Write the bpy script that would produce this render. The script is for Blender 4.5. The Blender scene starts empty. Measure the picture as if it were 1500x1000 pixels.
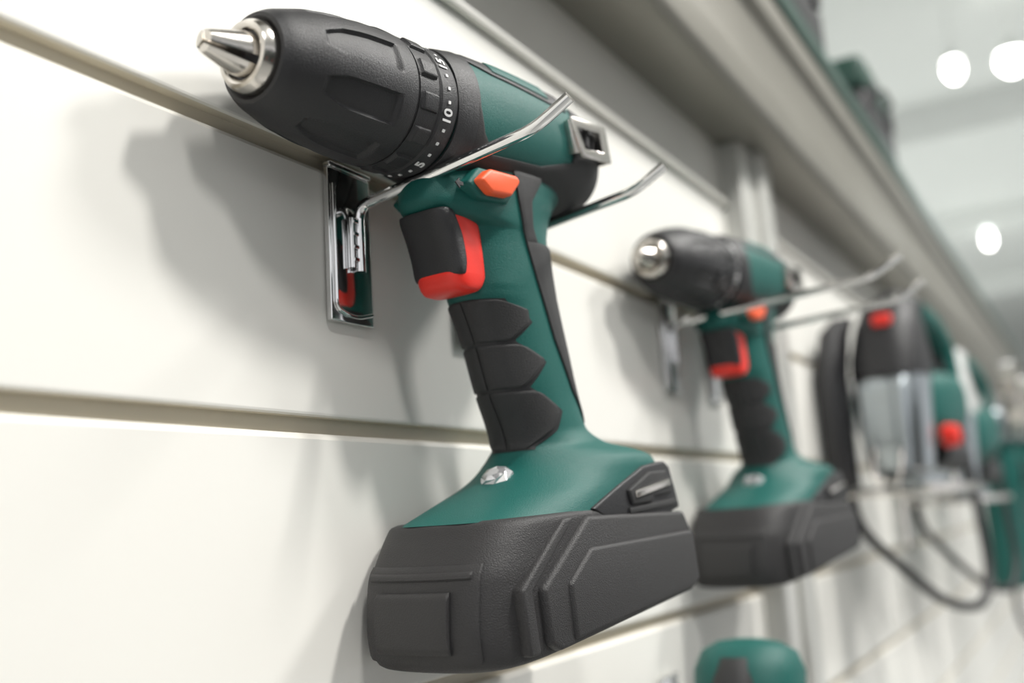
import bpy, bmesh, math
from mathutils import Vector, Matrix
CZ=1.5   # camera height above the floor
WY=0.240 # slat wall face
pi=math.pi
scene=bpy.context.scene
scene.view_settings.view_transform='Standard'

# ---------------------------------------------------------------- materials
def mat(name,col,rough=.5,metal=0,noise=0.0,nscale=300,bump=0.0,emit=0,trans=0,spec=.5,coat=0,var=0.0):
    m=bpy.data.materials.new(name); m.use_nodes=True
    nt=m.node_tree; b=nt.nodes['Principled BSDF']
    b.inputs['Base Color'].default_value=(*col,1)
    b.inputs['Roughness'].default_value=rough
    b.inputs['Metallic'].default_value=metal
    b.inputs['Specular IOR Level'].default_value=spec
    b.inputs['Coat Weight'].default_value=coat
    if trans: b.inputs['Transmission Weight'].default_value=trans
    if emit:
        b.inputs['Emission Color'].default_value=(*col,1); b.inputs['Emission Strength'].default_value=emit
    tc=nt.nodes.new('ShaderNodeTexCoord')
    nz=nt.nodes.new('ShaderNodeTexNoise'); nz.inputs['Scale'].default_value=nscale; nz.inputs['Detail'].default_value=3
    nt.links.new(tc.outputs['Object'],nz.inputs['Vector'])
    if bump:
        bp=nt.nodes.new('ShaderNodeBump'); bp.inputs['Strength'].default_value=bump; bp.inputs['Distance'].default_value=.0004
        nt.links.new(nz.outputs['Fac'],bp.inputs['Height']); nt.links.new(bp.outputs['Normal'],b.inputs['Normal'])
    if var:
        n2=nt.nodes.new('ShaderNodeTexNoise'); n2.inputs['Scale'].default_value=12
        nt.links.new(tc.outputs['Object'],n2.inputs['Vector'])
        mx=nt.nodes.new('ShaderNodeMix'); mx.data_type='RGBA'
        mx.inputs[6].default_value=(*[c*(1-var) for c in col],1); mx.inputs[7].default_value=(*[min(1,c*(1+var)) for c in col],1)
        nt.links.new(n2.outputs['Fac'],mx.inputs[0]); nt.links.new(mx.outputs[2],b.inputs['Base Color'])
    return m
GREEN=mat('green_plastic',(.006,.096,.082),.50,bump=.5,nscale=2300,var=.08,spec=.38)
BLACK=mat('black_plastic',(.018,.018,.020),.47,bump=.5,nscale=2300)
RUB=mat('black_rubber',(.032,.032,.033),.64,bump=.6,nscale=2300,spec=.4)
BATT=mat('battery_plastic',(.031,.030,.031),.54,bump=.7,nscale=2000,var=.1,spec=.45)
RED=mat('red_plastic',(.80,.030,.018),.40,bump=.3,nscale=2300)
ORG=mat('orange_plastic',(.90,.12,.035),.42,bump=.3,nscale=2300)
WHITE=mat('white_print',(.85,.85,.85),.5)
STEEL=mat('brushed_steel',(.66,.63,.59),.22,1,bump=.1,nscale=800)
CHROME=mat('chrome',(.78,.78,.78),.07,1)
DSTEEL=mat('cast_aluminium',(.42,.46,.48),.32,1)
PALE=mat('pale_grey_plastic',(.55,.56,.55),.4)
GLASS=mat('clear_lens',(.92,.92,.95),.03,metal=.75)
WALLM=mat('slat_laminate',(.81,.80,.755),.36,bump=.02,nscale=200,var=.015)
GROOVE=mat('groove_insert',(.62,.575,.475),.5)
LIP=mat('groove_lip',(.80,.78,.72),.4)
HEADM=mat('header_panel',(.58,.57,.53),.45,var=.05)
FASC=mat('fascia_metal',(.23,.22,.19),.38,metal=.3,var=.1)
POST=mat('post_metal',(.58,.58,.55),.28,metal=.4,var=.05)
DKGR=mat('dark_green_trim',(.02,.06,.045),.35)
SHELF=mat('shelf_grey',(.10,.10,.11),.5)

# ---------------------------------------------------------------- helpers
def link(ob,parent=None):
    scene.collection.objects.link(ob)
    if parent is not None: ob.parent=parent
    return ob
def empty(name,loc=(0,0,0)):
    e=bpy.data.objects.new(name,None); e.empty_display_size=.02; e.location=loc
    return link(e)
def mk(name,verts,faces,m,parent=None,smooth=35,bevel=0,seg=3):
    me=bpy.data.meshes.new(name); me.from_pydata([tuple(v) for v in verts],[],faces)
    bm=bmesh.new(); bm.from_mesh(me); bmesh.ops.remove_doubles(bm,verts=bm.verts,dist=1e-6)
    bmesh.ops.recalc_face_normals(bm,faces=bm.faces)
    if bevel:
        es=[e for e in bm.edges if len(e.link_faces)==2 and e.calc_face_angle(0)>.35]
        bmesh.ops.bevel(bm,geom=es,offset=bevel,segments=seg,profile=.5,affect='EDGES',clamp_overlap=True)
    bm.to_mesh(me); bm.free()
    me.materials.append(m)
    for p in me.polygons: p.use_smooth=True
    me.set_sharp_from_angle(angle=math.radians(smooth))
    return link(bpy.data.objects.new(name,me),parent)
def grid(rows,closed_u=True,caps=True):
    n=len(rows[0]); V=[v for r in rows for v in r]; F=[]
    for i in range(len(rows)-1):
        for j in range(n if closed_u else n-1):
            k=(j+1)%n
            F.append((i*n+j,i*n+k,(i+1)*n+k,(i+1)*n+j))
    if caps:
        F.append(tuple(range(n))[::-1]); F.append(tuple(range((len(rows)-1)*n,len(rows)*n)))
    return V,F
def pchip(xs,ys):
    n=len(xs); h=[xs[i+1]-xs[i] for i in range(n-1)]; d=[(ys[i+1]-ys[i])/h[i] for i in range(n-1)]
    m=[d[0]]+[0 if d[i-1]*d[i]<=0 else 2*d[i-1]*d[i]/(d[i-1]+d[i]) for i in range(1,n-1)]+[d[-1]]
    def f(x):
        x=min(max(x,xs[0]),xs[-1]); i=0
        while i<n-2 and x>xs[i+1]: i+=1
        s=(x-xs[i])/h[i]
        return ((2*s**3-3*s*s+1)*ys[i]+(s**3-2*s*s+s)*h[i]*m[i]+(-2*s**3+3*s*s)*ys[i+1]+(s**3-s*s)*h[i]*m[i+1])
    return f
def lin(xs,ys):
    def f(x):
        x=min(max(x,xs[0]),xs[-1])
        for i in range(len(xs)-1):
            if x<=xs[i+1]:
                return ys[i]+(ys[i+1]-ys[i])*(x-xs[i])/(xs[i+1]-xs[i])
        return ys[-1]
    return f
def sg(a,p): return math.copysign(abs(a)**p,a)
def prism(name,poly,y0,y1,m,parent,bevel=.001,seg=3,taper=0):
    """poly = [(t,z)] in mm in the drill's symmetry plane, extruded sideways y0..y1 (mm)"""
    n=len(poly); cx=sum(p[0] for p in poly)/n; cz=sum(p[1] for p in poly)/n
    V=[Vector((-t,y0,z))/1000 for t,z in poly]
    V+=[Vector((-(cx+(t-cx)*(1-taper)),y1,cz+(z-cz)*(1-taper)))/1000 for t,z in poly]
    F=[tuple(range(n))[::-1],tuple(range(n,2*n))]+[(i,(i+1)%n,n+(i+1)%n,n+i) for i in range(n)]
    return mk(name,V,F,m,parent,bevel=bevel,seg=seg)
def lathe(name,prof,m,parent,nseg=96,mod=None,origin=(0,0,0),caps=True):
    rows=[]
    for t,r in prof:
        rows.append([Vector((-t,(r+(mod(t,2*pi*j/nseg) if mod else 0))*math.cos(2*pi*j/nseg),(r+(mod(t,2*pi*j/nseg) if mod else 0))*math.sin(2*pi*j/nseg)))+Vector(origin) for j in range(nseg)])
    V,F=grid(rows,True,caps); return mk(name,V,F,m,parent)
def tube(name,pts,r,m,parent=None,res=5):
    c=bpy.data.curves.new(name,'CURVE'); c.dimensions='3D'; c.bevel_depth=r; c.bevel_resolution=res; c.use_fill_caps=True
    s=c.splines.new('POLY'); s.points.add(len(pts)-1)
    for i,p in enumerate(pts): s.points[i].co=(*p,1)
    c.materials.append(m)
    return link(bpy.data.objects.new(name,c),parent)
def smoothpath(pts,rad=.005,n=6):
    out=[Vector(pts[0])]
    for i in range(1,len(pts)-1):
        a,b,c=Vector(pts[i-1]),Vector(pts[i]),Vector(pts[i+1])
        d1=(a-b).normalized(); d2=(c-b).normalized(); r=min(rad,(a-b).length*.45,(c-b).length*.45)
        p,q=b+d1*r,b+d2*r
        for k in range(n+1):
            s=k/n; out.append(p*(1-s)**2+b*2*s*(1-s)+q*s*s)
    out.append(Vector(pts[-1])); return out
def box(name,x0,x1,y0,y1,z0,z1,m,parent=None,bevel=0):
    V=[(x,y,z) for x in (x0,x1) for y in (y0,y1) for z in (z0,z1)]
    F=[(0,1,3,2),(4,6,7,5),(0,4,5,1),(2,3,7,6),(0,2,6,4),(1,5,7,3)]
    return mk(name,V,F,m,parent,bevel=bevel)
def patch(name,pt,v0,v1,ulo,uhi,off,nv,nu,m,parent,inn=-.0006):
    rows=[]
    for i in range(-1,nv+2):
        s=min(max(i,0),nv)/nv; v=v0+(v1-v0)*s; lo,hi=ulo(v),uhi(v); row=[]
        for j in range(-1,nu+2):
            q=min(max(j,0),nu)/nu
            edge=(i<0 or i>nv or j<0 or j>nu)
            o=inn if edge else off
            if not edge and (i in(0,nv) or j in(0,nu)): o=off*.72
            row.append(pt(v,lo+(hi-lo)*q,o))
        rows.append(row)
    V,F=grid(rows,False,False); return mk(name,V,F,m,parent,smooth=50)

# ---------------------------------------------------------------- cordless drill
def build_drill():
    D=empty('cordless_drill')
    # --- motor housing
    hk=[.0762,.082,.090,.120,.145,.163,.174,.181,.184]
    zc=pchip(hk,[0,0,.0005,.001,.001,-.001,-.002,-.003,-.003])
    ry=pchip(hk,[.0235,.0245,.0252,.0258,.0255,.0245,.022,.017,.008])
    rz=pchip(hk,[.0235,.0245,.0255,.0262,.0258,.0245,.0215,.016,.007])
    def H(t,th,off):
        p=2/2.25
        return Vector((-t,(ry(t)+off)*sg(math.sin(th),p),zc(t)+(rz(t)+off)*sg(math.cos(th),p)))
    def thz(t,z):
        c=(z-zc(t))/rz(t); c=max(-1,min(1,c)); return math.acos(sg(c,2.25/2))
    ts=[.0762+.1078*(1-math.cos(pi*i/60))/2 for i in range(61)]
    V,F=grid([[H(t,2*pi*j/96,0) for j in range(96)] for t in ts]); mk('motor_housing',V,F,GREEN,D)
    patch('housing_collar',H,.0762,.0875,lambda v:0,lambda v:2*pi,.0010,6,96,BLACK,D)
    zl=lin([.085,.090,.098,.130,.150,.165,.184],[.006,-.010,-.0165,-.0150,-.010,-.002,.006])
    patch('lower_shell',H,.085,.1835,lambda v:thz(v,zl(v)),lambda v:2*pi-thz(v,zl(v)),.0011,70,40,RUB,D)
    ze=lin([.150,.156,.1835],[.004,.016,.018])
    patch('rear_cap_l',H,.151,.1835,lambda v:thz(v,ze(v)),lambda v:thz(v,min(ze(v)-.001,zl(v)-.001)),.0009,20,12,BLACK,D)
    patch('rear_cap_r',H,.151,.1835,lambda v:2*pi-thz(v,ze(v)),lambda v:2*pi-thz(v,min(ze(v)-.001,zl(v)-.001)),.0009,20,12,BLACK,D)
    # upper black vent strip with slots
    zu=lin([.088,.150],[.0222,.0205]); zd=lin([.088,.10,.150],[.0175,.0150,.0120])
    for sgn,nm in ((1,'vent_strip_l'),(-1,'vent_strip_r')):
        patch(nm,H,.0875,.150,lambda v:sgn*thz(v,zu(v)),lambda v:sgn*thz(v,zd(v)),.0008,40,6,BLACK,D)
        patch(nm+'_lid',H,.101,.137,lambda v:sgn*(thz(v,zu(v))+.05),lambda v:sgn*(thz(v,zd(v))-.06),.0016,12,4,GREEN,D)
    patch('top_seam',H,.087,.180,lambda v:-.012,lambda v:.012,.0003,40,2,BLACK,D)
    for k in range(3):
        t0=.160+.006*k
        patch('rear_vent_%d'%k,H,t0,t0+.003,lambda v:thz(v,.012),lambda v:thz(v,-.001),.0022,4,6,RUB,D)
    # --- chuck
    R=pchip([.002,.005,.010,.020,.036,.050,.0545],[.0148,.0166,.0183,.0212,.0238,.0243,.0240])
    def cm(t,ph):
        a=(math.degrees(ph)+8)%45-22.5
        wt=min(1,max(0,(t-.016)/.0015))*min(1,max(0,(.047-t)/.0015))
        half=13.5-6*max(0,(.024-t)/.008)
        return -.0014*wt*min(1,max(0,(half-abs(a))/1.4))
    prof=[(.0035,.0118),(.0018,.0135)]+[(.002+.0525*i/80,R(.002+.0525*i/80)) for i in range(81)]+[(.0555,.0225),(.0565,.0225)]
    lathe('chuck_sleeve',prof,BLACK,D,360,cm)
    lathe('chuck_nose_ring',[(.006,.0075),(-.0012,.0078),(-.0024,.0086),(-.0028,.0096),(-.0024,.0108),(-.0010,.0117),(.0015,.0121),(.005,.0122),(.006,.0075)],STEEL,D,96,caps=False)
    lathe('chuck_bore',[(-.0005,.0078),(-.0005,.0001)],SHELF,D,48,caps=False)
    for k in range(3):
        a0=2*pi*k/3+.5; rows=[]
        for t,r in ((.004,.0074),(-.004,.0072),(-.0150,.0042),(-.0168,.0036)):
            row=[Vector((-t,.0007*math.cos(a0),.0007*math.sin(a0)))]
            for j in range(9):
                a=a0+(-.86+1.72*j/8); row.append(Vector((-t,r*math.cos(a),r*math.sin(a))))
            rows.append(row)
        V,F=grid(rows); mk('chuck_jaw_%d'%k,V,F,STEEL,D,smooth=30)
    # --- clutch ring
    def km(t,ph):
        a=(math.degrees(ph))%30-15
        return (.0013*min(1,max(0,(8-abs(a))/1.2)))*min(1,max(0,(t-.0568)/.0008))*min(1,max(0,(.0655-t)/.0008))
    prof=[(.0545,.0215),(.0560,.0232)]+[(.0560+.0005*i,.0236+.0000*i) for i in range(22)]+[(.0672,.0243),(.0745,.0246),(.0760,.0240),(.0768,.023)]
    lathe('clutch_ring',prof,BLACK,D,360,km)
    def onring(a,t,r):
        rad=Vector((0,math.cos(a),math.sin(a))); tan=Vector((0,-math.sin(a),math.cos(a))); up=Vector((1,0,0))
        M=Matrix((tan,up,rad)).transposed().to_4x4(); M.translation=Vector((-t,0,0))+rad*r; return M
    for s,deg in (('1',-118),('5',-70),('10',-22),('15',26),('20',74)):
        c=bpy.data.curves.new('number_'+s,'FONT'); c.body=s; c.size=.0058; c.align_x='CENTER'; c.align_y='CENTER'; c.extrude=.00012; c.offset=.00012
        c.materials.append(WHITE); o=link(bpy.data.objects.new('number_'+s,c),D); o.matrix_local=onring(math.radians(deg),.0705,.0247)
    V=[];F=[]
    for k in range(60):
        deg=-130+6*k
        if any(abs(deg-d)<7.5 for d in (-118,-70,-22,26,74)) or deg>100 or k%2: continue
        M=onring(math.radians(deg),.0705,.0246); b=len(V); h=.00055
        V+=[M@Vector((x,y,z)) for x in(-h,h) for y in(-h,h) for z in(-.0005,.0002)]
        F+=[tuple(b+i for i in f) for f in [(0,1,3,2),(4,6,7,5),(0,4,5,1),(2,3,7,6),(0,2,6,4),(1,5,7,3)]]
    mk('clutch_dots',V,F,WHITE,D)
    # --- handle + foot
    z_=[-.153,-.146,-.1415,-.1375,-.1335,-.130,-.1265,-.120,-.105,-.087,-.072,-.067,-.064,-.050,-.0425,-.0395,-.034,-.027,-.022,-.008]
    tf=pchip(z_,[.073,.0925,.1040,.1120,.1175,.1200,.1208,.119,.112,.106,.0995,.097,.0975,.0965,.094,.080,.0735,.0745,.080,.088])
    tb=pchip(z_,[.1975,.197,.196,.195,.1925,.186,.174,.1645,.1595,.1555,.152,.151,.1505,.149,.149,.150,.152,.157,.162,.166])
    wd=pchip(z_,[.0338,.0336,.0334,.0331,.0318,.0275,.0205,.0170,.0162,.0162,.0165,.0166,.0166,.0168,.0172,.0178,.0185,.0190,.0190,.017])
    ne=pchip(z_,[4.6,4.4,4.2,4.0,3.8,3.2,2.7,2.5,2.5,2.5,2.5,2.5,2.5,2.5,2.5,2.6,2.6,2.6,2.6,2.5])
    kk=pchip(z_,[.24,.34,.44,.50,.52,.46,.30,.2,.2,.2,.2,.2,.1,.1,.1,.1,.1,.1,.1,.1])
    def G(z,th,off):
        c=(tf(z)+tb(z))/2; a=(tb(z)-tf(z))/2+off; n=ne(z)
        t=c-a*sg(math.cos(th),2/n); y=(wd(z)+off)*sg(math.sin(th),2/n)
        q=max(0,(c-t)/a); y*=1-kk(z)*q**1.6
        return Vector((-t,y,z))
    def tht(z,t):
        c=(tf(z)+tb(z))/2; a=(tb(z)-tf(z))/2; q=max(-1,min(1,(c-t)/a)); return math.acos(sg(q,ne(z)/2))
    zs=[-.153+.145*i/140 for i in range(141)]
    V,F=grid([[G(z,2*pi*j/128,0) for j in range(128)] for z in zs]); mk('handle_and_foot',V,F,GREEN,D)
    # finger pads
    pads=[(-.0862,-.0705,lin([-.0862,-.0855,-.079,-.074,-.0705],[.111,.113,.1205,.1195,.106])),
          (-.1042,-.0875,lin([-.1042,-.1034,-.0955,-.0930,-.0885,-.0875],[.117,.119,.1270,.1275,.119,.115])),
          (-.1275,-.1055,lin([-.1275,-.125,-.1205,-.1145,-.1120,-.1065,-.1055],[.1225,.1255,.1315,.1345,.1340,.126,.122]))]
    for k,(a,b,f) in enumerate(pads):
        patch('grip_pad_l_%d'%k,G,a,b,lambda v:.012,lambda v,f=f:tht(v,f(v)),.0011,30,24,RUB,D)
        patch('grip_pad_r_%d'%k,G,a,b,lambda v:-tht(v,f(v)),lambda v:-.012,.0011,30,24,RUB,D)
    fb=lin([-.1275,-.121,-.1135,-.104,-.094,-.086,-.0785,-.0705],[.124,.1335,.137,.121,.1295,.114,.1225,.109])
    patch('grip_bed',G,-.1282,-.0700,lambda v:-tht(v,fb(v)),lambda v:tht(v,fb(v)),.00035,60,40,BLACK,D)
    # rubber back strap
    bs=lin([-.118,-.105,-.085,-.063,-.042,-.030,-.020],[.160,.1475,.1365,.1275,.1195,.1155,.114])
    patch('back_strap',G,-.118,-.046,lambda v:tht(v,bs(v)),lambda v:2*pi-tht(v,bs(v)),.0012,50,30,RUB,D)
    b2=lin([-.048,-.040,-.030,-.020],[.1300,.1255,.1245,.133])
    for sgn,nm in ((1,'strap_arm_l'),(-1,'strap_arm_r')):
        patch(nm,G,-.0465,-.018,lambda v:sgn*tht(v,bs(v)),lambda v:sgn*tht(v,b2(v)),.0012,20,8,RUB,D)
    # --- trigger (rounded, concave front)
    def trig(name,zz,f_,b_,w_,m,kf=.22,n=4.2):
        F_=pchip(zz,f_);B_=pchip(zz,b_);W_=pchip(zz,w_); rows=[]
        for i in range(41):
            z=zz[0]+(zz[-1]-zz[0])*i/40; c=(F_(z)+B_(z))/2; a=(B_(z)-F_(z))/2; row=[]
            for j in range(72):
                th=2*pi*j/72; s_=math.atan2(sg(math.sin(th),1.8),sg(math.cos(th),1.8))
                t=c-a*sg(math.cos(s_),2/n); y=W_(z)*sg(math.sin(s_),2/n); q=max(0,(c-t)/a)
                row.append(Vector((-t,y*(1-kf*q*q),z)))
            rows.append(row)
        V,F=grid(rows); mk(name,V,F,m,D,smooth=45)
    trig('trigger_front',[-.0628,-.0622,-.060,-.056,-.048,-.041,-.0385,-.0378],[.0850,.0838,.0830,.0822,.0795,.0768,.0762,.0775],[.0890,.0900,.0905,.0910,.0900,.0868,.0855,.0848],[.0100,.0112,.0118,.0120,.0120,.0120,.0116,.0108],BLACK)
    trig('trigger_red',[-.0682,-.0676,-.065,-.0615,-.0605,-.045,-.0385,-.0378],[.0895,.0868,.0842,.0832,.0836,.0830,.0830,.0835],[.0965,.0985,.1015,.1030,.1030,.1020,.1000,.0990],[.0085,.0102,.0112,.0116,.0116,.0116,.0114,.0108],RED,kf=.12,n=4.5)
    prism('direction_switch',[(86,-29),(93,-23.5),(111,-23),(113,-25.5),(106,-32.5),(93,-33.5)],-19,23.5,ORG,D,bevel=.0014,taper=.04)
    prism('switch_bezel',[(83.5,-30),(91,-22.6),(113,-22),(115,-26),(108,-34),(91,-34.8)],-18.8,19.6,GREEN,D,bevel=.0012)
    prism('arrow_mark',[(78,-30.5),(80.5,-28.5),(80.5,-29.8),(82.5,-29.8),(82.5,-31.2),(80.5,-31.2),(80.5,-32.5)],17.6,18.1,BLACK,D,bevel=0)
    # --- LED : faceted clear window in a green bezel on the sloping foot
    nrm=Vector((.62,0,.78)); tx=Vector((.78,0,-.62)); ty=Vector((0,1,0)); c0=Vector((-.1125,0,-.1392))
    def disc(nm,rr,nn,m,ph=0,sm=10):
        rows=[[c0+tx*(r*math.cos(2*pi*j/nn+ph+tw))+ty*(1.25*r*math.sin(2*pi*j/nn+ph+tw))+nrm*d for j in range(nn)] for r,d,tw in rr]
        Vv,F=grid(rows); tri=[]
        for f in F:
            if len(f)==4: tri+= [(f[0],f[1],f[2]),(f[0],f[2],f[3])]
            else: tri.append(f)
        mk(nm,Vv,tri,m,D,smooth=sm)
    disc('led_bezel',((.0080,-.006,0),(.0078,.0004,0),(.0060,.0012,0)),24,GREEN,sm=35)
    disc('led_lens',((.0062,-.001,0),(.0060,.0022,.2),(.0044,.0040,.55),(.0022,.0048,.2)),7,GLASS)
    # --- battery
    bz=[-.2010,-.2000,-.1960,-.1880,-.1720,-.1620,-.1560,-.1535,-.1525]
    btf=pchip(bz,[.0645,.0615,.0590,.0580,.0600,.0655,.0700,.0722,.075])
    btb=pchip(bz,[.192,.1955,.1985,.200,.2005,.1995,.1990,.1985,.196])
    bw=pchip(bz,[.0325,.0338,.0344,.0346,.0348,.0346,.0344,.0340,.032])
    tl=lin([-.2010,-.1750,-.1535],[.075,.03,0])
    def B(z,th,off):
        c=(btf(z)+btb(z))/2; a=(btb(z)-btf(z))/2+off; n=6.0
        t=c-a*sg(math.cos(th),2/n); y=(bw(z)+off)*sg(math.sin(th),2/n)
        q=max(0,(c-t)/a); y*=1-.05*q**3
        t+= .006*(y/.034)**2*q**4
        return Vector((-t,y,z+tl(z)*(t-.075)))
    def sup(j,n=160):
        a=2*pi*j/n; s,c=math.sin(a),math.cos(a); e=2.7
        return math.atan2(sg(s,e),sg(c,e))
    zs=[-.2010,-.2004,-.1995]+[-.1985+.0445*i/30 for i in range(31)]+[-.1532,-.1527,-.1525]
    V,F=grid([[B(z,sup(j),0) for j in range(160)] for z in zs]); mk('battery_pack',V,F,BATT,D,smooth=40)
    for s in (1,-1):
        e='l' if s>0 else 'r'
        y0,y1=(32.5*s,36.6*s)
        prism('battery_side_shell_'+e,[(117,-154.5),(194,-158),(199,-166),(200,-188),(195,-191.5),(92,-199),(86,-196),(84,-177)],y0,y1,BATT,D,bevel=.0016,seg=3,taper=.02)
        prism('battery_side_lower_'+e,[(99,-177),(115,-166),(198,-166.5),(200,-187),(195,-190),(100,-196.5)],35.5*s,38.0*s,BATT,D,bevel=.0014,seg=3,taper=.02)
        prism('battery_rib_'+e,[(102,-154.5),(109,-154.5),(79.5,-177),(81.5,-198),(75,-198),(73,-176)],30*s,35.9*s,BATT,D,bevel=.0014,seg=3)
        prism('latch_panel_'+e,[(124,-152.5),(146,-144.5),(166,-138),(184,-136.5),(188,-139),(194,-156.5),(186,-158),(140,-160)],28*s,34.6*s,BLACK,D,bevel=.0010,seg=3)
        prism('latch_button_'+e,[(150,-147),(168,-140.5),(182,-140.5),(186,-150),(170,-150.5),(168,-153),(152,-153)],34*s,36.2*s,RUB,D,bevel=.0010,seg=3)
        prism('latch_spring_'+e,[(154,-147.5),(183,-144.0),(184,-146.8),(154,-150.5)],35*s,37.0*s,STEEL,D,bevel=.0005,seg=2)
        prism('latch_step_'+e,[(150,-154),(190,-152.5),(191,-155),(150,-156.5)],34*s,35.6*s,RUB,D,bevel=.0005,seg=2)
    # front: raised pad, release button block and seam
    patch('battery_front_pad',B,-.1970,-.1660,lambda v:-.42,lambda v:.42,.0014,20,40,BATT,D)
    patch('battery_front_button',B,-.1935,-.1740,lambda v:-.10,lambda v:.10,.0036,14,16,BATT,D,inn=.001)
    patch('battery_front_ledge',B,-.1705,-.1680,lambda v:-.30,lambda v:.30,.0022,4,30,BATT,D,inn=.001)
    # --- bit holder clip (bent steel loop at the rear of the housing)
    def fr(y0,y1,outer,inner,nm):
        V=[]
        for y in (y0,y1):
            V+=[Vector((-t+5,y,z))/1000 for t,z in outer]+[Vector((-t+5,y,z))/1000 for t,z in inner]
        F=[]
        for i in range(4):
            k=(i+1)%4
            F+=[(i,k,4+k,4+i),(8+i,12+i,12+k,8+k),(i,8+i,8+k,k),(4+i,4+k,12+k,12+i)]
        mk(nm,V,F,STEEL,D,bevel=.0003,seg=2)
    fr(27.5,28.8,[(150,8),(178,10),(181,-6),(157,-8)],[(155,4.5),(173,6),(175,-2.5),(160,-4)],'clip_loop')
    fr(20,28.8,[(176.6,10),(178,10),(181,-6),(179.6,-6)],[(177,6),(177.6,6),(180,-2),(179.8,-2)],'clip_flange')
    prism('clip_arm',[(145,7),(150,7.5),(153,-6),(148,-7)],22,28,STEEL,D,bevel=.0005)
    return D

def dup(root,drop=(),swap={}):
    r=root.copy(); scene.collection.objects.link(r)
    for c in root.children:
        if c.name.split('.')[0] in drop: continue
        k=c.copy(); scene.collection.objects.link(k); k.parent=r
        b=c.name.split('.')[0]
        if b in swap:
            k.data=k.data.copy(); k.data.materials[0]=swap[b]
    return r

drill=build_drill()
phi=math.radians(6.5);tau=math.radians(2.5)
a=Vector((-math.cos(phi)*math.cos(tau),math.sin(phi)*math.cos(tau),-math.sin(tau)))
n_=Vector((-math.sin(phi),-math.cos(phi),0)); up=a.cross(n_)
O=Vector((.2236,.214,.149))*1.01
M=Matrix((a,n_,up)).transposed().to_4x4(); M.translation=O+Vector((0,0,CZ))
drill.matrix_world=M
d2=dup(drill); M2=M.copy(); M2.translation=M.translation+Vector((.335,0,0)); d2.matrix_world=M2
d2.name='cordless_drill.001'

# ---------------------------------------------------------------- hooks
def hook(x,bend=(.084,.1355),tip=(.0985,.1435)):
    H=empty('display_hook',(x,WY,CZ))
    box('plate',-.0125,.0125,-.0035,-.0008,.0775,.1365,CHROME,H,bevel=.0006)
    box('plate_top',-.0125,.0125,-.0045,-.0008,.1365,.1385,CHROME,H,bevel=.0006)
    tube('rim',smoothpath([(-.0105,-.0042,.130),(-.0105,-.0042,.082),(-.003,-.0042,.0800),(.003,-.0042,.0800),(.0105,-.0042,.082)],.004),.0008,CHROME,H)
    p=smoothpath([(.0025,-.0055,.0975),(.0025,-.0055,.1235),(.0025,-bend[0],bend[1]),(.0025,-tip[0],tip[1])],.006,8)
    tube('prong',p,.0022,CHROME,H,8)
    tube('prong_weld',[(-.0015,-.005,.0985),(-.0015,-.005,.118)],.0016,CHROME,H)
    for k in range(4):
        z=.101+.005*k
        box('weld_%d'%k,-.0022,.0030,-.0068,-.0045,z,z+.0016,CHROME,H,bevel=.0004)
    return H
LB=(.134,.1335); LT=(.153,.1440)
for x in (.3008,.3895): hook(x)
for x in (.6358,.7250): hook(x,LB,LT)
for x in (1.10,1.21,1.50,1.61,1.86,1.97,2.3,2.42): hook(x,(.08,.1335),(.095,.1435))

# ---------------------------------------------------------------- slat wall
def slatwall(name,x0,x1,z0,z1,first,pitch=.1008):
    g=first
    gs=[]
    while g>z0+.02: gs.append(g); g-=pitch
    gs=gs[::-1]; pr=[(0,z0,0)]
    for g in gs:
        h=.0030
        pr+=[(0,g-h-.0022,2),(.0008,g-h-.0009,2),(.0020,g-h,1),(.0050,g-h,1),(.0050,g+h,1),(.0010,g+h,2),(.0002,g+h+.0006,0),(0,g+h+.0014,0)]
    pr.append((0,z1,0))
    V=[];F=[];mi=[]
    for (y,z,m) in pr: V+=[(x0,WY+y,CZ+z),(x1,WY+y,CZ+z)]
    for i in range(len(pr)-1):
        F.append((2*i,2*i+1,2*i+3,2*i+2)); mi.append(pr[i][2])
    b=len(V); V+=[(x0,WY+.018,CZ+z0),(x1,WY+.018,CZ+z0),(x0,WY+.018,CZ+z1),(x1,WY+.018,CZ+z1)]
    F+=[(b,b+1,b+3,b+2)]; mi.append(0)
    me=bpy.data.meshes.new(name); me.from_pydata(V,[],F)
    for m in (WALLM,GROOVE,LIP): me.materials.append(m)
    for p,m in zip(me.polygons,mi): p.material_index=m
    return link(bpy.data.objects.new(name,me))
slatwall('wall_left',-1.2,.797,-1.45,.243,.1395)
slatwall('wall_left_far',.890,6.0,-1.45,.243,.1395)
box('trim_1',-1.2,6,WY-.004,WY+.02,CZ+.2445,CZ+.250,LIP,None,bevel=.001)
box('trim_2',-1.2,6,WY+.002,WY+.02,CZ+.250,CZ+.300,HEADM)
box('trim_3',.797,.890,WY-.018,WY+.03,.05,CZ+.2995,POST,None,bevel=.003)
box('trim_4',.832,.858,WY-.024,WY-.017,.05,CZ+.2995,POST,None,bevel=.002)
def prof_bar(name,prof,x0,x1,m):
    n=len(prof); V=[(x0,y,z) for y,z in prof]+[(x1,y,z) for y,z in prof]
    F=[tuple(range(n)),tuple(range(n,2*n))[::-1]]+[(i,(i+1)%n,n+(i+1)%n,n+i) for i in range(n)]
    return mk(name,V,F,m,None,bevel=.002)
prof_bar('trim_5',[(WY+.03,CZ+.300),(WY-.045,CZ+.300),(WY-.050,CZ+.306),(WY-.050,CZ+.335),(WY-.044,CZ+.340),(WY-.044,CZ+.395),(WY-.052,CZ+.400),(WY-.052,CZ+.425),(WY+.03,CZ+.425)],-1.2,6,FASC)
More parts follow.
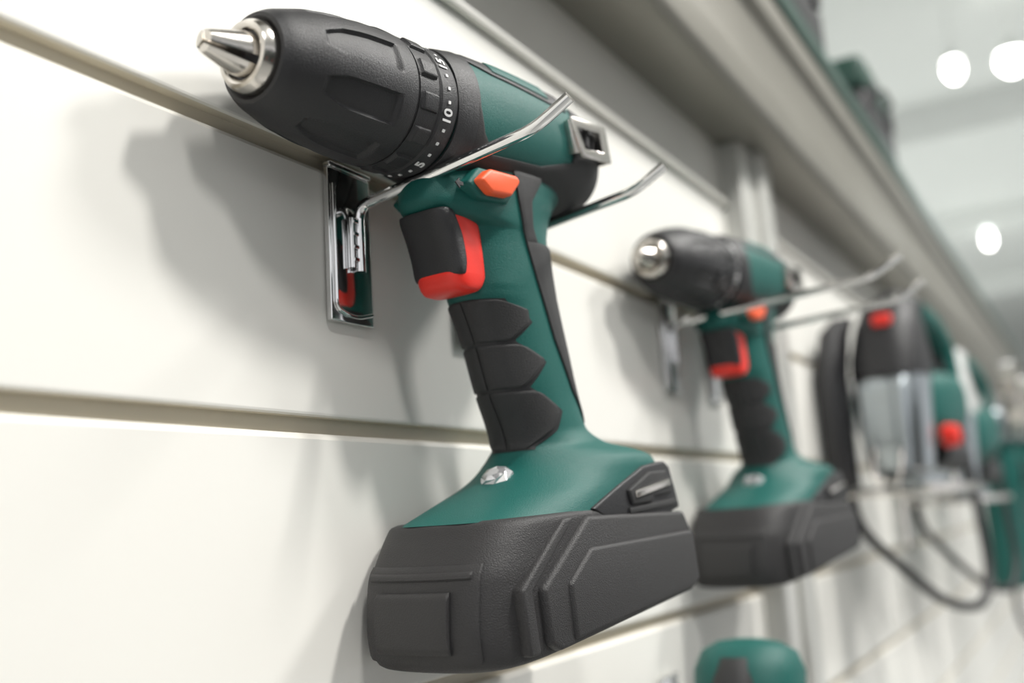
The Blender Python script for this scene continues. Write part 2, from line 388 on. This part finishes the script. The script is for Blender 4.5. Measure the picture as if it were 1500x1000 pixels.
prof_bar('trim_6',[(WY-.056,CZ+.426),(WY-.056,CZ+.448),(WY+.03,CZ+.448),(WY+.03,CZ+.426)],-1.2,6,DKGR)

# ---------------------------------------------------------------- jigsaw
def rbox_loft(name,secs,m,parent,axis='z',n=48,e=4):
    rows=[]
    for (s,cx,cy,rx,ry_) in secs:
        row=[]
        for j in range(n):
            a=2*pi*j/n; u_=cx+rx*sg(math.cos(a),2/e); v_=cy+ry_*sg(math.sin(a),2/e)
            row.append(Vector((u_,v_,s)) if axis=='z' else Vector((s,u_,v_)))
        rows.append(row)
    V,F=grid(rows); return mk(name,V,F,m,parent,smooth=40)
def build_jigsaw():
    J=empty('jigsaw')
    box('shoe',-.055,.105,-.042,.042,0,.003,STEEL,J,bevel=.001)
    box('shoe_rail_l',-.060,.105,.039,.043,0,.009,STEEL,J,bevel=.001)
    box('shoe_rail_r',-.060,.105,-.043,-.039,0,.009,STEEL,J,bevel=.001)
    box('shoe_base',.0,.085,-.020,.020,.003,.022,DSTEEL,J,bevel=.003)
    rbox_loft('gear_head',[(.018,.004,0,.022,.020),(.024,.002,0,.030,.028),(.06,.0,0,.034,.032),(.10,.0,0,.035,.034),(.118,.004,0,.034,.034),(.124,.006,0,.028,.028)],DSTEEL,J,e=3)
    for k in range(4): box('gear_rib_%d'%k,-.0365,-.033,-.020+.011*k,-.014+.011*k,.045,.110,DSTEEL,J,bevel=.001)
    box('blade',-.012,-.004,-.0007,.0007,-.050,.025,STEEL,J)
    tube('blade_guard',smoothpath([(-.030,-.014,.045),(-.044,-.012,.012),(-.044,.012,.012),(-.030,.014,.045)],.006),.0015,STEEL,J)
    rbox_loft('motor_body',[(.018,0,.088,.026,.030),(.03,0,.088,.034,.038),(.09,0,.090,.035,.039),(.14,0,.096,.031,.034),(.165,0,.098,.024,.026),(.172,0,.098,.014,.016)],GREEN,J,'x',e=2.8)
    rbox_loft('top_cap',[(.116,.004,0,.037,.036),(.135,.008,0,.039,.036),(.165,.014,0,.036,.031),(.190,.022,0,.028,.025),(.200,.024,0,.014,.013)],BLACK,J,e=3)
    hp=[Vector((.010,0,.178)),Vector((.03,0,.192)),Vector((.07,0,.194)),Vector((.12,0,.184)),Vector((.155,0,.160)),Vector((.160,0,.125)),Vector((.150,0,.100))]
    tube('d_handle',smoothpath(hp,.02,6),.0185,BLACK,J)
    tube('handle_inlay',smoothpath([p+Vector((0,-.006,-.002)) for p in hp[2:6]],.02,6),.0150,GREEN,J)
    box('lock_button',-.024,-.008,-.014,.004,.166,.178,RED,J,bevel=.003)
    box('trigger',.045,.085,-.007,.007,.155,.175,RED,J,bevel=.003)
    lathe('orbit_knob',[(0,.001),(0,.012),(.012,.011),(.014,.008),(.014,.001)],RED,J,32).matrix_local=Matrix.Translation((.050,-.030,.056))@Matrix.Rotation(pi/2,4,'Z')
    rbox_loft('side_cover',[(.010,-.028,.044,.012,.010),(.03,-.034,.046,.022,.012),(.12,-.036,.046,.024,.013),(.165,-.025,.042,.020,.012),(.180,-.015,.036,.012,.010)],BLACK,J,e=3)
    tube('dust_port',[(.100,0,.045),(.175,0,.040)],.018,BLACK,J)
    tube('power_cord',smoothpath([(-.03,.044,.02),(-.025,.040,-.03),(.03,.02,-.075),(.10,.005,-.115),(.17,-.01,-.125),(.215,-.01,-.09),(.225,0,.02),(.20,0,.09),(.165,0,.105)],.04,8),.0050,BLACK,J)
    return J
jig=build_jigsaw(); jig.matrix_world=Matrix.Translation((1.075,.172,CZ+.004))@Matrix.Rotation(math.radians(-10),4,'Z')
j2=dup(jig,('orbit_knob','lock_button','trigger'),{'top_cap':PALE,'d_handle':PALE,'side_cover':PALE}); j2.name='jigsaw.001'; j2.matrix_world=Matrix.Translation((1.46,.172,CZ-.01))@Matrix.Rotation(math.radians(-10),4,'Z')

def build_grinder():
    G_=empty('angle_grinder')
    lathe('motor_body',[(0,.001),(0,.024),(.01,.032),(.08,.036),(.10,.033),(.13,.028),(.20,.027),(.235,.030),(.255,.028),(.262,.014),(.262,.001)],GREEN,G_,48)
    lathe('rear_grip',[(.125,.0295),(.13,.0305),(.20,.0295),(.205,.0285)],RUB,G_,48,caps=False)
    rbox_loft('gear_head',[(-.03,.005,.035,.024,.024),(-.02,.0,.04,.028,.030),(.02,0,.035,.030,.030),(.03,0,.03,.024,.025)],DSTEEL,G_,'z',e=3)
    g=G_.children[-1]; g.matrix_local=Matrix.Translation((.035,-.035,0))
    lathe('guard',[(0,.012),(-.004,.058),(.016,.060),(.016,.058),(-.002,.056),(.002,.012)],STEEL,G_,64,caps=False).matrix_local=Matrix.Translation((.04,0,.03))@Matrix.Rotation(pi/2,4,'Y')
    tube('side_handle',[(.03,.03,0),(.03,.055,0),(.03,.15,0)],.013,BLACK,G_)
    box('switch',-.10,-.06,-.006,.006,.034,.041,BLACK,G_,bevel=.002)
    tube('power_cord',smoothpath([(-.26,0,0),(-.31,0,0),(-.36,.02,.03),(-.45,.03,.0)],.03),.004,BLACK,G_)
    return G_
gr=build_grinder()
RG=Matrix.Rotation(math.radians(-90),4,'Y')@Matrix.Rotation(math.radians(90),4,'X')
gr.matrix_world=Matrix.Translation((1.86,.150,CZ+.11))@RG
g2=dup(gr); g2.name='angle_grinder.001'; g2.matrix_world=Matrix.Translation((2.36,.150,CZ+.13))@RG

def build_sander():
    S=empty('orbital_sander')
    rbox_loft('pad',[(-.080,0,0,.052,.045),(-.076,0,0,.053,.046),(-.068,0,0,.052,.045)],RUB,S,e=6)
    rbox_loft('skirt',[(-.068,0,0,.046,.040),(-.05,0,0,.040,.036),(-.035,0,0,.033,.031)],BLACK,S,e=4)
    rbox_loft('body',[(-.035,0,0,.032,.030),(-.01,0,0,.029,.028),(.012,0,0,.031,.029),(.026,.002,0,.031,.029),(.036,.003,0,.026,.025),(.041,.003,0,.017,.016),(.0425,.003,0,.006,.006)],GREEN,S,e=2.5)
    rbox_loft('grip_band',[(-.030,0,0,.0325,.0305),(-.01,0,0,.0305,.0295),(.008,0,0,.0320,.0305)],RUB,S,e=2.5)
    rbox_loft('side_pad',[(.000,-.020,0,.016,.014),(.020,-.022,0,.014,.012),(.032,-.018,0,.010,.009)],RUB,S,e=2.5)
    tube('dust_port',[(.03,0,-.045),(.09,0,-.03)],.014,BLACK,S)
    return S
sd=build_sander(); sd.matrix_world=Matrix.Translation((.570,.185,CZ-.113))@Matrix.Rotation(math.radians(8),4,'Y')
s2=dup(sd); s2.name='orbital_sander.001'; s2.matrix_world=Matrix.Translation((1.25,.185,CZ-.33))
for x,dz in ((.585,.2316),(1.25,.4332)):
    h=hook(x,(.03,.126),(.04,.130)); h.location.z-=dz

# small cases standing on top of the display
def build_case():
    C=empty('tool_case')
    box('lower_shell',-.1,.1,-.04,.04,0,.05,BLACK,C,bevel=.008)
    box('upper_shell',-.1,.1,-.04,.04,.052,.095,DKGR,C,bevel=.008)
    for s in(-.06,.06): box('latch_%d'%(s>0),s-.010,s+.010,-.045,-.038,.04,.065,BLACK,C,bevel=.002)
    tube('handle',smoothpath([(-.03,-.038,.06),(-.03,-.050,.065),(.03,-.050,.065),(.03,-.038,.06)],.006),.003,BLACK,C)
    return C
cs=build_case(); cs.location=(.70,WY-.014,CZ+.4485)
for k,x in enumerate((.93,1.35)):
    c=dup(cs); c.name='tool_case.%03d'%(k+1); c.location=(x,WY-.014,CZ+.4485)

# ---------------------------------------------------------------- hall
FLOORM=mat('floor_tile',(.45,.45,.44),.25,var=.05)
CEIL=mat('ceiling_paint',(.78,.80,.78),.8)
FARW=mat('far_wall_paint',(.78,.80,.78),.7,var=.05)
box('floor',-6,22,-9,12,-.1,0,FLOORM)
box('ceiling',-6,22,-9,12,4.2,4.3,CEIL)
box('wall_far',22,22.1,-9,12,0,4.2,FARW)
box('wall_back_left',-6,22,12,12.1,0,4.2,FARW)
LAMP=mat('lamp_glow',(1,.98,.93),.5,emit=16)
def lamp(x,y,r=.055):
    L=empty('pendant_lamp',(x,y,4.2))
    tube('rod',[(0,0,0),(0,0,-.30)],.006,FARW,L)
    rows=[[Vector((q*math.cos(2*pi*j/32),q*math.sin(2*pi*j/32),z)) for j in range(32)] for z,q in ((-.26,r*.4),(-.33,r*.8),(-.40,r*1.15))]
    V,F=grid(rows,True,False); mk('shade',V,F,FARW,L)
    rows=[[Vector((r*k*math.cos(2*pi*j/32),r*k*math.sin(2*pi*j/32),z)) for j in range(32)] for z,k in ((-.36,1),(-.41,1.05),(-.44,.8),(-.46,.4))]
    V,F=grid(rows); mk('bulb_disc',V,F,LAMP,L)
    return L
for x,y,r in ((5.85,.405,.04),(5.95,.12,.065),(10.2,.62,.035),(13,2,.1),(13,-2,.1),(3.0,-2.2,.1),(3.0,-4.5,.1)): lamp(x,y,r)
for k,x in enumerate((4.6,7.4,10.5,14)):
    box('trim_%d'%(7+k),x,x+.12,-9,12,3.95,4.2,FARW)
def gondola(x,y,L,nm='shelf_unit'):
    S=empty(nm,(x,y,0))
    box('back_panel',-L/2,L/2,-.03,.03,.05,2.1,SHELF,S)
    for k,z in enumerate((.15,.55,.95,1.35,1.75)):
        box('shelf_%d'%k,-L/2,L/2,.0,.38,z,z+.03,SHELF,S)
        i=0;xx=-L/2+.05
        while xx<L/2-.3:
            w=.16+.1*((i*7+k*3)%4)/3; h=.16+.12*((i*5+k)%3)/2
            box('boxed_stock_%d_%d'%(k,i),xx,xx+w,.08,.34,z+.03,z+.03+h,(GREEN,BLACK,FASC,DKGR,RED)[(i*3+k*2)%5 if (i+k)%5==0 else (i+k)%4],S,bevel=.006)
            xx+=w+.06;i+=1
    return S
gondola(.5,-3.0,5.0)

# ---------------------------------------------------------------- lights
def area(name,loc,target,size,power,col=(1,1,1)):
    l=bpy.data.lights.new(name,'AREA'); l.shape='DISK'; l.size=size; l.energy=power; l.color=col
    o=link(bpy.data.objects.new(name,l)); o.location=loc
    o.rotation_euler=(Vector(target)-Vector(loc)).to_track_quat('-Z','Y').to_euler(); return o
area('ceiling_spot_key',(.75,-1.0,3.5),(.35,.2,1.6),.22,47,(1,.975,.93))
area('ceiling_spot_side',(-.7,-1.1,3.4),(.35,.2,1.6),.30,23,(1,.98,.95))
area('ceiling_spot_aisle',(2.4,-1.5,3.8),(1.5,.2,1.5),.5,70,(1,.98,.95))
area('hall_light_far',(9,2,3.9),(9,2,0),5,800,(.97,1,.98))
w=bpy.data.worlds.new('shop_ambient'); scene.world=w; w.use_nodes=True
w.node_tree.nodes['Background'].inputs[0].default_value=(.98,.98,1,1); w.node_tree.nodes['Background'].inputs[1].default_value=.92

# ---------------------------------------------------------------- camera
cam=bpy.data.cameras.new('camera'); cam.sensor_width=36; cam.lens=36; cam.clip_start=.01
co=link(bpy.data.objects.new('camera',cam))
Xc=Vector((870,212,1500)).normalized()
uc=Vector((-15,-241.1,42.8)); uc=(uc-Xc*uc.dot(Xc)).normalized(); Yc=uc.cross(Xc)
right=Vector((Xc.x,Yc.x,uc.x)); down=Vector((Xc.y,Yc.y,uc.y)); fwd=Vector((Xc.z,Yc.z,uc.z))
Mc=Matrix((right,-down,-fwd)).transposed().to_4x4(); Mc.translation=(0,0,CZ); co.matrix_world=Mc
cam.dof.use_dof=True; cam.dof.focus_distance=.358; cam.dof.aperture_fstop=5.0
scene.camera=co
